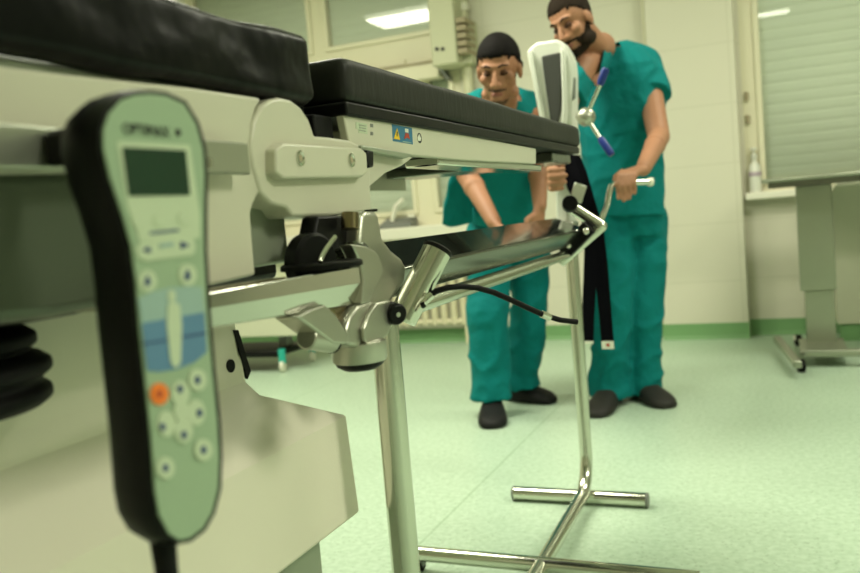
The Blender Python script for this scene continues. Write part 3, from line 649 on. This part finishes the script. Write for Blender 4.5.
cr_ = thing('crank_handle', PD(599, 226, 2.72), 'bright steel crank handle gripped by the standing man', 'crank')
cpts = [(596, 232, 2.62), (601, 220, 2.68), (607, 205, 2.80), (609, 194, 2.88), (611, 186, 2.95), (614, 183.5, 3.0), (620, 182.5, 3.06)]
MB().tube([PD(*q) for q in cpts], .0095, 14).build('crank_arm', 'chrome', cr_)
GA, GB = PD(617, 183, 3.06), PD(648, 182, 3.10)
MB().tube([GA, GB], .011, 14).build('grip_bar', 'chrome', cr_)
MB().lathe([(.011, 0), (.016, .003), (.016, .016), (.011, .02)], GB, (GB - GA), 16).build('grip_end', 'sill white', cr_)

def strap(pts, wd, lab, tg):
    t = thing('fastening_strap', PD(*pts[-1][:2], pts[-1][2]), lab, 'strap', 'black straps on the boot')
    P = [PD(*p) for p in pts]; wv = c2w(V((1, 0, .0))).normalized(); nv = c2w(V((0, 0, 1)))
    q = MB(); rings = []
    for i, p in enumerate(P):
        k = wd if not isinstance(wd, list) else wd[i]
        rings.append([p - wv * k - nv * .0018, p + wv * k - nv * .0018, p + wv * k + nv * .0018, p - wv * k + nv * .0018])
    q.loft(rings).build('webbing', 'black webbing', t)
    e = P[-1]; k = wd if not isinstance(wd, list) else wd[-1]; dn = (P[-1] - P[-2]).normalized()
    tgm = MB().obox(e + dn * tg, wv, dn, nv, k * .95, tg * 1.0, .002).build('tag', 'sticker white', t)
    if tg > .008: MB().obox(e + dn * tg - nv * .0025, wv, dn, nv, k * .25, tg * .4, .0004).build('tag_mark', 'sticker red', tgm)
    return t
ds = 2.95
s_a = strap([(562, 150, ds + .03), (570, 172, ds), (577, 192, ds - .02), (588, 215, ds - .02), (591, 245, ds), (590, 280, ds), (588, 315, ds), (587.5, 341, ds)], [.032, .032, .027, .023, .023, .023, .022, .021], 'black strap with steel buckle hanging left of the other strap, shorter end', .005)
MB().obox(PD(578, 193, ds - .035), c2w(V((.95, .3, 0))), c2w(V((-.3, .95, 0))), c2w(V((0, 0, 1))), .022, .032, .004).build('buckle', 'rail steel', s_a, bevel=.003)
strap([(573, 155, ds + .06), (580, 172, ds + .05), (588, 200, ds + .04), (597, 230, ds + .04), (601, 265, ds + .03), (604, 300, ds + .03), (607.5, 341, ds + .03)], [.024, .024, .024, .024, .024, .023, .022], 'black strap ending in a white tag with a red mark, right of the buckled strap', .014)

# ================================================================== THE TWO MEN
def axes_head(fwd, pitch, roll):
    f = V(fwd).normalized(); u = V((0, 0, 1)); r = u.cross(f).normalized() * -1      # r: to the viewer's right when he faces us
    f2 = f * math.cos(pitch) - u * math.sin(pitch); u2 = u * math.cos(pitch) + f * math.sin(pitch)
    r3 = r * math.cos(roll) + u2 * math.sin(roll); u3 = u2 * math.cos(roll) - r * math.sin(roll)
    return r3, f2, u3
def hand(mb, wrist, palm_c, fdir, nrm, side, curl, thumb):
    """palm from wrist to palm_c; fingers leave along fdir and curl towards nrm; side = axis from little finger to index"""
    fdir, nrm, side = V(fdir).normalized(), V(nrm).normalized(), V(side).normalized()
    k = palm_c + fdir * .035
    for j, off in enumerate((-.031, -.0105, .0105, .031)):
        mb.chain([V(wrist) + side * off * .5, palm_c + side * off * .85, k + side * off], [.017, .0145, .0115], 10)
        L_ = (.026, .034, .037, .033)[j]; p = k + side * off * 1.08; d = fdir.copy(); pts = [p]
        for s_, f_ in ((1.15, .8), (.85, 1.0), (.65, .8)):
            ang = curl * f_; d = (d * math.cos(ang) + d.cross(nrm).cross(d).normalized() * math.sin(ang)).normalized() if d.cross(nrm).length > 1e-4 else d
            p = p + d * L_ * s_; pts.append(p)
        mb.chain(pts, [.0105, .0098, .009, .008], 10)
    tb_ = palm_c - fdir * .02 + side * .032
    mb.chain([tb_, tb_ + side * .022 + fdir * .012 + nrm * .012, tb_ + side * .024 + fdir * .03 + nrm * .034 * thumb, tb_ + side * .010 + fdir * .042 + nrm * .052 * thumb], [.015, .0125, .0105, .009], 10)

def person(spec):
    B = MB(); hcn = V(spec['head']); r, f, u = axes_head(spec['face'], spec['pitch'], spec['roll']); A3 = (r, f, u)
    H = lambda a, b, c: hcn + r * a + f * b + u * c
    # head
    B.ell(H(0, -.012, .035), (.077, .096, .092), A3, 24, 16); B.ell(H(0, .018, -.035), (.062, .074, .088), A3, 24, 16)
    B.ell(H(0, .060, -.098), (.034, .032, .027), A3); B.ell(H(0, .070, .030), (.056, .022, .014), A3)
    for s in (-1, 1):
        B.ell(H(s * .045, .058, -.022), (.022, .024, .022), A3); B.ell(H(s * .078, -.008, -.012), (.010, .022, .034), A3)
        B.ell(H(s * .050, .02, -.085), (.022, .04, .024), A3)
        B.ell(H(s * .013, .098, -.037), (.010, .012, .009), A3)
    B.tube([H(0, .082, .018), H(0, .100, -.008), H(0, .113, -.032), H(0, .098, -.044)], [.009, .0105, .013, .010], 12)
    B.ell(H(0, .086, -.066), (.026, .013, .0075), A3); B.ell(H(0, .084, -.079), (.023, .012, .008), A3)
    nb = V(spec['neck']); B.chain([H(0, -.028, -.05), (H(0, -.03, -.12) + nb) / 2, nb], [.056, .056, .064], 20)
    # torso: elliptical sections along the spine
    tr_ = spec['right']
    def rings(secs, grow=0.0, n=28):
        out = []; cs = [V(s[0]) for s in secs]
        for i, s in enumerate(secs):
            sp = (cs[max(i - 1, 0)] - cs[min(i + 1, len(cs) - 1)]).normalized(); rr = (V(tr_) - sp * V(tr_).dot(sp)).normalized(); ff = rr.cross(sp).normalized()
            out.append([cs[i] + rr * (s[1] + grow) * math.cos(2 * math.pi * k / n) + ff * (s[2] + grow) * math.sin(2 * math.pi * k / n) for k in range(n)])
        return out
    B.loft(rings(spec['torso'])); tp = V(spec['torso'][0][0])
    for arm in spec['arms']:
        B.chain([tp.lerp(V(arm[0]), .45), arm[0], arm[1], arm[1], arm[2]][0:3] + [arm[2]], [.055, .060, .046, .029], 16)
        mid = V(arm[1]).lerp(V(arm[2]), .28); B.ell(mid, (.045, .045, .045))
    for lg in spec['legs']: B.chain(lg[:3], [.088, .060, .042], 18); B.chain([lg[2], lg[3]], [.042, .038], 12)
    for hnd in spec['hands']: hand(B, *hnd)
    body = baked(B, [('REMESH', dict(mode='VOXEL', voxel_size=.0052)), ('SMOOTH', dict(factor=.5, iterations=3))])
    body.update()
    # hair and beard follow the head's own surface
    def lift(mask, dist, name, m, parent):
        bm = bmesh.new(); bm.from_mesh(body); bm.normal_update(); dead = []
        for v in bm.verts:
            q = v.co - hcn; k = mask(q.dot(r), q.dot(f), q.dot(u)); k += noise.noise(q * 70) * .007 if k > -.006 and k != 0 else 0
            if k <= 0: dead.append(v)
        bmesh.ops.delete(bm, geom=dead, context='VERTS')
        for v in bm.verts:
            q = v.co - hcn; v.co += v.normal * dist * min(1, mask(q.dot(r), q.dot(f), q.dot(u)) / .012)
        me = bpy.data.meshes.new(name); bm.to_mesh(me); bm.free()
        o = link(name, me, m, parent); return o
    root = link('person', body, 'skin', None, origin=spec['foot']); tag(root, spec['label'], 'person')
    body = root.data.copy(); body.transform(Matrix.Translation(ORG[root]))
    lift(spec['hairmask'], spec['hairlift'], 'hair', spec['hair'], root)
    if spec.get('beardmask'): lift(spec['beardmask'], spec.get('beardlift', .005), 'beard', spec.get('beard', spec['hair']), root)
    for s in (-1, 1):
        MB().tube([H(s * .014, .090, .029), H(s * .030, .090, .036), H(s * .050, .074, .030)], [.0028, .004, .0025], 8).build('eyebrow', spec['hair'], root)
        ey = MB().ell(H(s * .031, .072, .006), (.014, .012, .009), A3).build('eye', 'eyelid brow shadow', root)
        MB().tube([H(s * .017, .0835, .002), H(s * .031, .0865, -.001), H(s * .046, .076, .002)], [.002, .0028, .002], 8).build('lash', 'eye dark', ey)
    MB().ell(H(0, .096, -.0725), (.022, .006, .0085), A3).build('lips', 'lip skin', root)
    # scrub top
    T = MB(); T.loft(rings(spec['top']))
    for (a, b2), rr in zip(spec['sleeves'], spec['sleeve_r']):
        T.chain([tp.lerp(V(a), .5), a], [.074, .078], 18); d = (V(b2) - V(a)); T.tube([V(a), V(a) + d * .5, b2], [.078, rr * .95, rr], 22)
    for ex in spec.get('extra', []): T.prism(*ex)
    top = baked(T, [('REMESH', dict(mode='VOXEL', voxel_size=.007)), ('SMOOTH', dict(factor=.5, iterations=5))])
    def wrinkle(me, amp, seed, sc):
        N_ = [q_.vector.copy() for q_ in me.vertex_normals]
        for v, vn in zip(me.vertices, N_):
            c_ = v.co; n = noise.noise(V((c_.x * 9 + seed, c_.y * 9, c_.z * sc))) + .5 * noise.noise(V((c_.x * 20, c_.y * 20 + seed, c_.z * sc * 2.2)))
            ridge = 1 - 2 * abs(noise.noise(V((c_.x * 6 + c_.z * 3, c_.y * 6 + seed, c_.z * 7 - c_.x * 4))) ) * 2.2
            v.co += vn * (n * amp + max(ridge, -.3) * amp * .8)
    wrinkle(top, .0065, 3, 5)
    bm = bmesh.new(); bm.from_mesh(top); tri, fw = spec['vneck']; fw = V(fw); rv = V(tr_); kill = []; ch = V(spec['torso'][2][0])
    # the V of the neckline is cut through the front of the cloth
    def inside(c_):
        pts2 = []
        for q_ in tri + [c_]:
            d_ = q_ - CAM; pts2.append((d_.dot(rt) / -d_.dot(bk), d_.dot(up) / -d_.dot(bk)))
        a_, b2_, c2_, p_ = pts2
        sg = [(q1[0] - p_[0]) * (q2[1] - p_[1]) - (q2[0] - p_[0]) * (q1[1] - p_[1]) for q1, q2 in ((a_, b2_), (b2_, c2_), (c2_, a_))]
        return all(x > 0 for x in sg) or all(x < 0 for x in sg)
    for v in bm.verts:
        if ((v.co - ch).dot(fw) > .03 and inside(v.co)) or ((v.co - nb).length < .085 and v.co.z > nb.z): kill.append(v)
    bmesh.ops.delete(bm, geom=kill, context='VERTS'); me = bpy.data.meshes.new('scrub_top'); bm.to_mesh(me); bm.free()
    link('scrub_top', me, 'scrub cloth', root)
    if spec.get('pocket'):
        pc_, pw, ph = spec['pocket']; bm = bmesh.new(); bm.from_mesh(top); bm.normal_update()
        dead = [v for v in bm.verts if abs((v.co - pc_).dot(rv)) > pw or abs(v.co.z - pc_.z) > ph or v.normal.dot(fw) < .35 or (v.co - pc_).dot(fw) < .05]
        bmesh.ops.delete(bm, geom=dead, context='VERTS')
        left = set(bm.verts); best = []
        while left:                                          # keep the one patch on the chest
            todo = [left.pop()]; isl = []
            while todo:
                a = todo.pop(); isl.append(a)
                for e_ in a.link_edges:
                    o_ = e_.other_vert(a)
                    if o_ in left: left.remove(o_); todo.append(o_)
            if len(isl) > len(best): best = isl
        keep = set(best); bmesh.ops.delete(bm, geom=[v for v in bm.verts if v not in keep], context='VERTS')
        for v in bm.verts: v.co += v.normal * .005
        me = bpy.data.meshes.new('pocket'); bm.to_mesh(me); bm.free(); link('chest_pocket', me, 'scrub cloth', root)
        MB().tube([pc_ + V((.0, -.155, ph - .02)), pc_ + V((-.01, -.15, ph + .035))], .006, 10).build('pen', 'grey plastic', root)
    # trousers
    T = MB(); T.loft(rings(spec['hips']))
    for lg in spec['legs']:
        k0, k1, k2 = V(lg[0]), V(lg[1]), V(lg[2]) 
        T.tube([k0, k0.lerp(k1, .5), k1, k1.lerp(k2, .55), k2 + V((0, 0, .02)), k2 + V((0, 0, -.045))], [.112, .102, .088, .088, .094, .100], 24); T.ell(k0, (.11, .11, .11))
    tro = baked(T, [('REMESH', dict(mode='VOXEL', voxel_size=.008)), ('SMOOTH', dict(factor=.5, iterations=5))]); wrinkle(tro, .010, 9, 4)
    link('trousers', tro, 'scrub cloth', root)
    # clogs
    for lg in spec['legs']:
        an, toe = V(lg[2]), V(lg[4]); d = (toe - an); d.z = 0; L_ = d.length; d.normalize(); sd = V((-d.y, d.x, 0)); base = V((an.x, an.y, 0)); heel = base - d * .085
        S = MB(); sections = []
        for t, wd, h in ((0, .020, .045), (.012, .034, .075), (.06, .040, .088), (.12, .042, .092), (.17, .047, .075), (.22, .050, .062), (.255, .046, .050), (.28, .034, .036), (.292, .012, .02)):
            cc = heel + d * t * (L_ + .085 + .0) / .24
            sections.append([cc + sd * wd * 1.32 * sx + V((0, 0, h * hz)) for sx, hz in ((-.85, 0.0), (.85, 0.0), (1, .15), (1, .55), (.72, .88), (.3, 1), (-.3, 1), (-.72, .88), (-1, .55), (-1, .15))])
        S.loft(sections).build('clog', spec['shoe'], root, sub=2, angle=180)
    return root

W3 = lambda u, v, d: PD(u, v, d)
# right man, standing
fB = (-.25, -1, 0); rB = V((1, -.25, 0)).normalized()
hB = W3(572, 22, 3.47); nB = W3(599, 58, 3.74)
def hairline(top, b, a):
    if b > .05: return top - (.012 if abs(a) > .045 else 0)
    if b > -.005: return .012 + (top - .012) * (b + .005) / .055
    return max(-.055, .012 - (-.005 - b) * 1.4)
def hairB(a, b, c):
    if abs(a) > .086: return 0
    return min(c - hairline(.062, b, a), .03)
def beardB(a, b, c):
    if b < -.012 or c > .0 or c < -.13 or abs(a) > .082: return 0
    if abs(a) < .030 and b > .06:                       # moustache and chin, lips left free
        if -.066 < c < -.050: return .009
        return .012 if c < -.088 else 0
    line = -.052 + max(0, .045 - b) * .9                # cheek line rises to the sideburn
    return min(max(line - c, 0), .012)
def spot(c, dx=0, dy=0, dz=0): return V(c) + V((dx, dy, dz))
chB = W3(621, 110, 3.86); wbB = W3(625, 170, 3.92); hpB = W3(628, 215, 3.95)
shL, shR = W3(645, 66, 3.88), W3(583, 68, 3.56)
elL, wrL = W3(659, 137, 3.62), W3(643, 169, 3.23)
elR, wrR = W3(547, 136, 3.40), W3(551, 163, 3.06)
neckB = W3(601, 47, 3.74)
gdir = (GB - GA).normalized(); pB = (GA.lerp(GB, .36) + V((0, 0, .028)) + V((0, .02, 0)))
legs_B = [[W3(613, 222, 3.94), W3(612, 310, 3.86), W3(610, 385, 3.90), W3(607, 396, 3.88), W3(598, 406, 3.70)],
          [W3(643, 218, 3.98), W3(643, 307, 3.93), W3(642, 383, 3.95), W3(645, 392, 3.93), W3(663, 404, 3.76)]]
person(dict(head=hB, face=(-.42, -1, 0), pitch=.46, roll=-.20, neck=neckB, right=rB, foot=spot(PZ(630, 404, 0)),
    label='standing bearded man in teal scrubs, head bowed, hand on the crank', hair='brown hair', hairlift=.005, hairmask=hairB, beardmask=beardB, shoe='clog rubber',
    torso=[(W3(608, 49, 3.83), .07, .06), (W3(612, 66, 3.85), .165, .10), (chB, .175, .115), (wbB, .155, .11), (hpB, .165, .12)],
    arms=[(shL, elL, wrL), (shR, elR, wrR)],
    legs=legs_B,
    hands=[(wrL, pB + V((0, -.002, .004)), (-.08, -1, -.25), (0, .1, -1), gdir * -1, .98, .8),
           (wrR, W3(556, 178, 2.97), (-.45, -1, -.1), (1, .1, 0), (0, -.1, 1), 1.0, .8)],
    top=[(W3(609, 46, 3.84), .085, .07), (W3(612, 57, 3.85), .15, .10), (W3(614, 72, 3.85), .19, .125), (chB, .20, .14), (W3(622, 150, 3.9), .19, .14), (W3(624, 190, 3.93), .185, .145), (W3(624, 216, 3.94), .19, .15)],
    sleeves=[(shL, shL.lerp(elL, .45)), (shR, shR.lerp(elR, .45))], sleeve_r=[.085, .08],
    hips=[(W3(626, 190, 3.94), .15, .12), (hpB, .17, .13), (W3(628, 236, 3.96), .16, .12)],
    pocket=(W3(637, 118, 3.86), .062, .075),
    vneck=([W3(573, 54, 3.65), W3(606, 36, 3.7), W3(597, 86, 3.7)], V((-.25, -1, .2)).normalized())))
# left man, stooping
rA = V((1, .12, 0)).normalized()
hA = W3(499, 69, 3.22); neckA = W3(502, 100, 3.42)
def hairA(a, b, c):
    if abs(a) > .086: return 0
    return min(c - hairline(.058, b, a), .03)
def beardA(a, b, c):
    if b < .05 or abs(a) > .036 or c < -.122: return 0
    return .012 if (-.064 < c < -.050 or c < -.094) else 0
chA = W3(503, 128, 3.62); hpA = W3(507, 228, 4.0)
sAL, sAR = W3(533, 112, 3.62), W3(468, 114, 3.52)
eAL, wAL = W3(538, 165, 3.66), W3(540, 206, 3.58)
eAR, wAR = W3(467, 174, 3.46), W3(494, 222, 3.28)
legs_A = [[W3(490, 238, 3.98), W3(487, 315, 3.80), W3(491, 388, 3.84), W3(492, 397, 3.83), W3(492, 414, 3.66)],
          [W3(526, 236, 4.05), W3(529, 305, 4.02), W3(521, 377, 4.10), W3(524, 384, 4.09), W3(546, 394, 4.02)]]
person(dict(head=hA, face=(.10, -1, 0), pitch=.40, roll=.05, neck=neckA, right=rA, foot=spot(PZ(510, 405, 0)),
    label='stooping man with short black hair in teal scrubs, looking down behind the table', hair='black hair', hairlift=.007, hairmask=hairA, beardmask=beardA, beard='stubble', beardlift=.002, shoe='clog black',
    torso=[(W3(502, 100, 3.46), .07, .06), (W3(502, 110, 3.52), .16, .095), (chA, .165, .11), (W3(505, 180, 3.85), .15, .11), (hpA, .165, .12)],
    arms=[(sAL, eAL, wAL), (sAR, eAR, wAR)], legs=legs_A,
    hands=[(wAL, wAL + V((-.01, -.02, -.06)), (0, -.15, -1), (-.5, -.6, 0), (-.4, -1, 0), .35, .5),
           (wAR, wAR + V((.04, -.02, -.04)), (.5, -.2, -.8), (.3, .5, -.6), (.4, -1, 0), .4, .5)],
    top=[(W3(502, 99, 3.46), .075, .07), (W3(502, 106, 3.52), .15, .10), (W3(503, 114, 3.56), .185, .12), (chA, .195, .135), (W3(505, 170, 3.80), .19, .14), (W3(505, 215, 3.92), .185, .14)],
    sleeves=[(sAL, sAL.lerp(eAL, .80)), (sAR, sAR.lerp(eAR, .93))], sleeve_r=[.082, .088],
    extra=[([W3(452, 172, 3.66), W3(474, 160, 3.7), W3(472, 222, 3.8), W3(450, 226, 3.74), W3(442, 224, 3.72), W3(443, 205, 3.70)], c2w(V((0, 0, 1))) * .035)],
    hips=[(W3(506, 205, 3.95), .15, .12), (hpA, .17, .13), (W3(508, 248, 4.02), .16, .12)],
    vneck=([W3(484, 88, 3.4), W3(516, 88, 3.4), W3(500, 118, 3.4)], V((0, -1, .1)).normalized())))
bpy.context.view_layer.update()
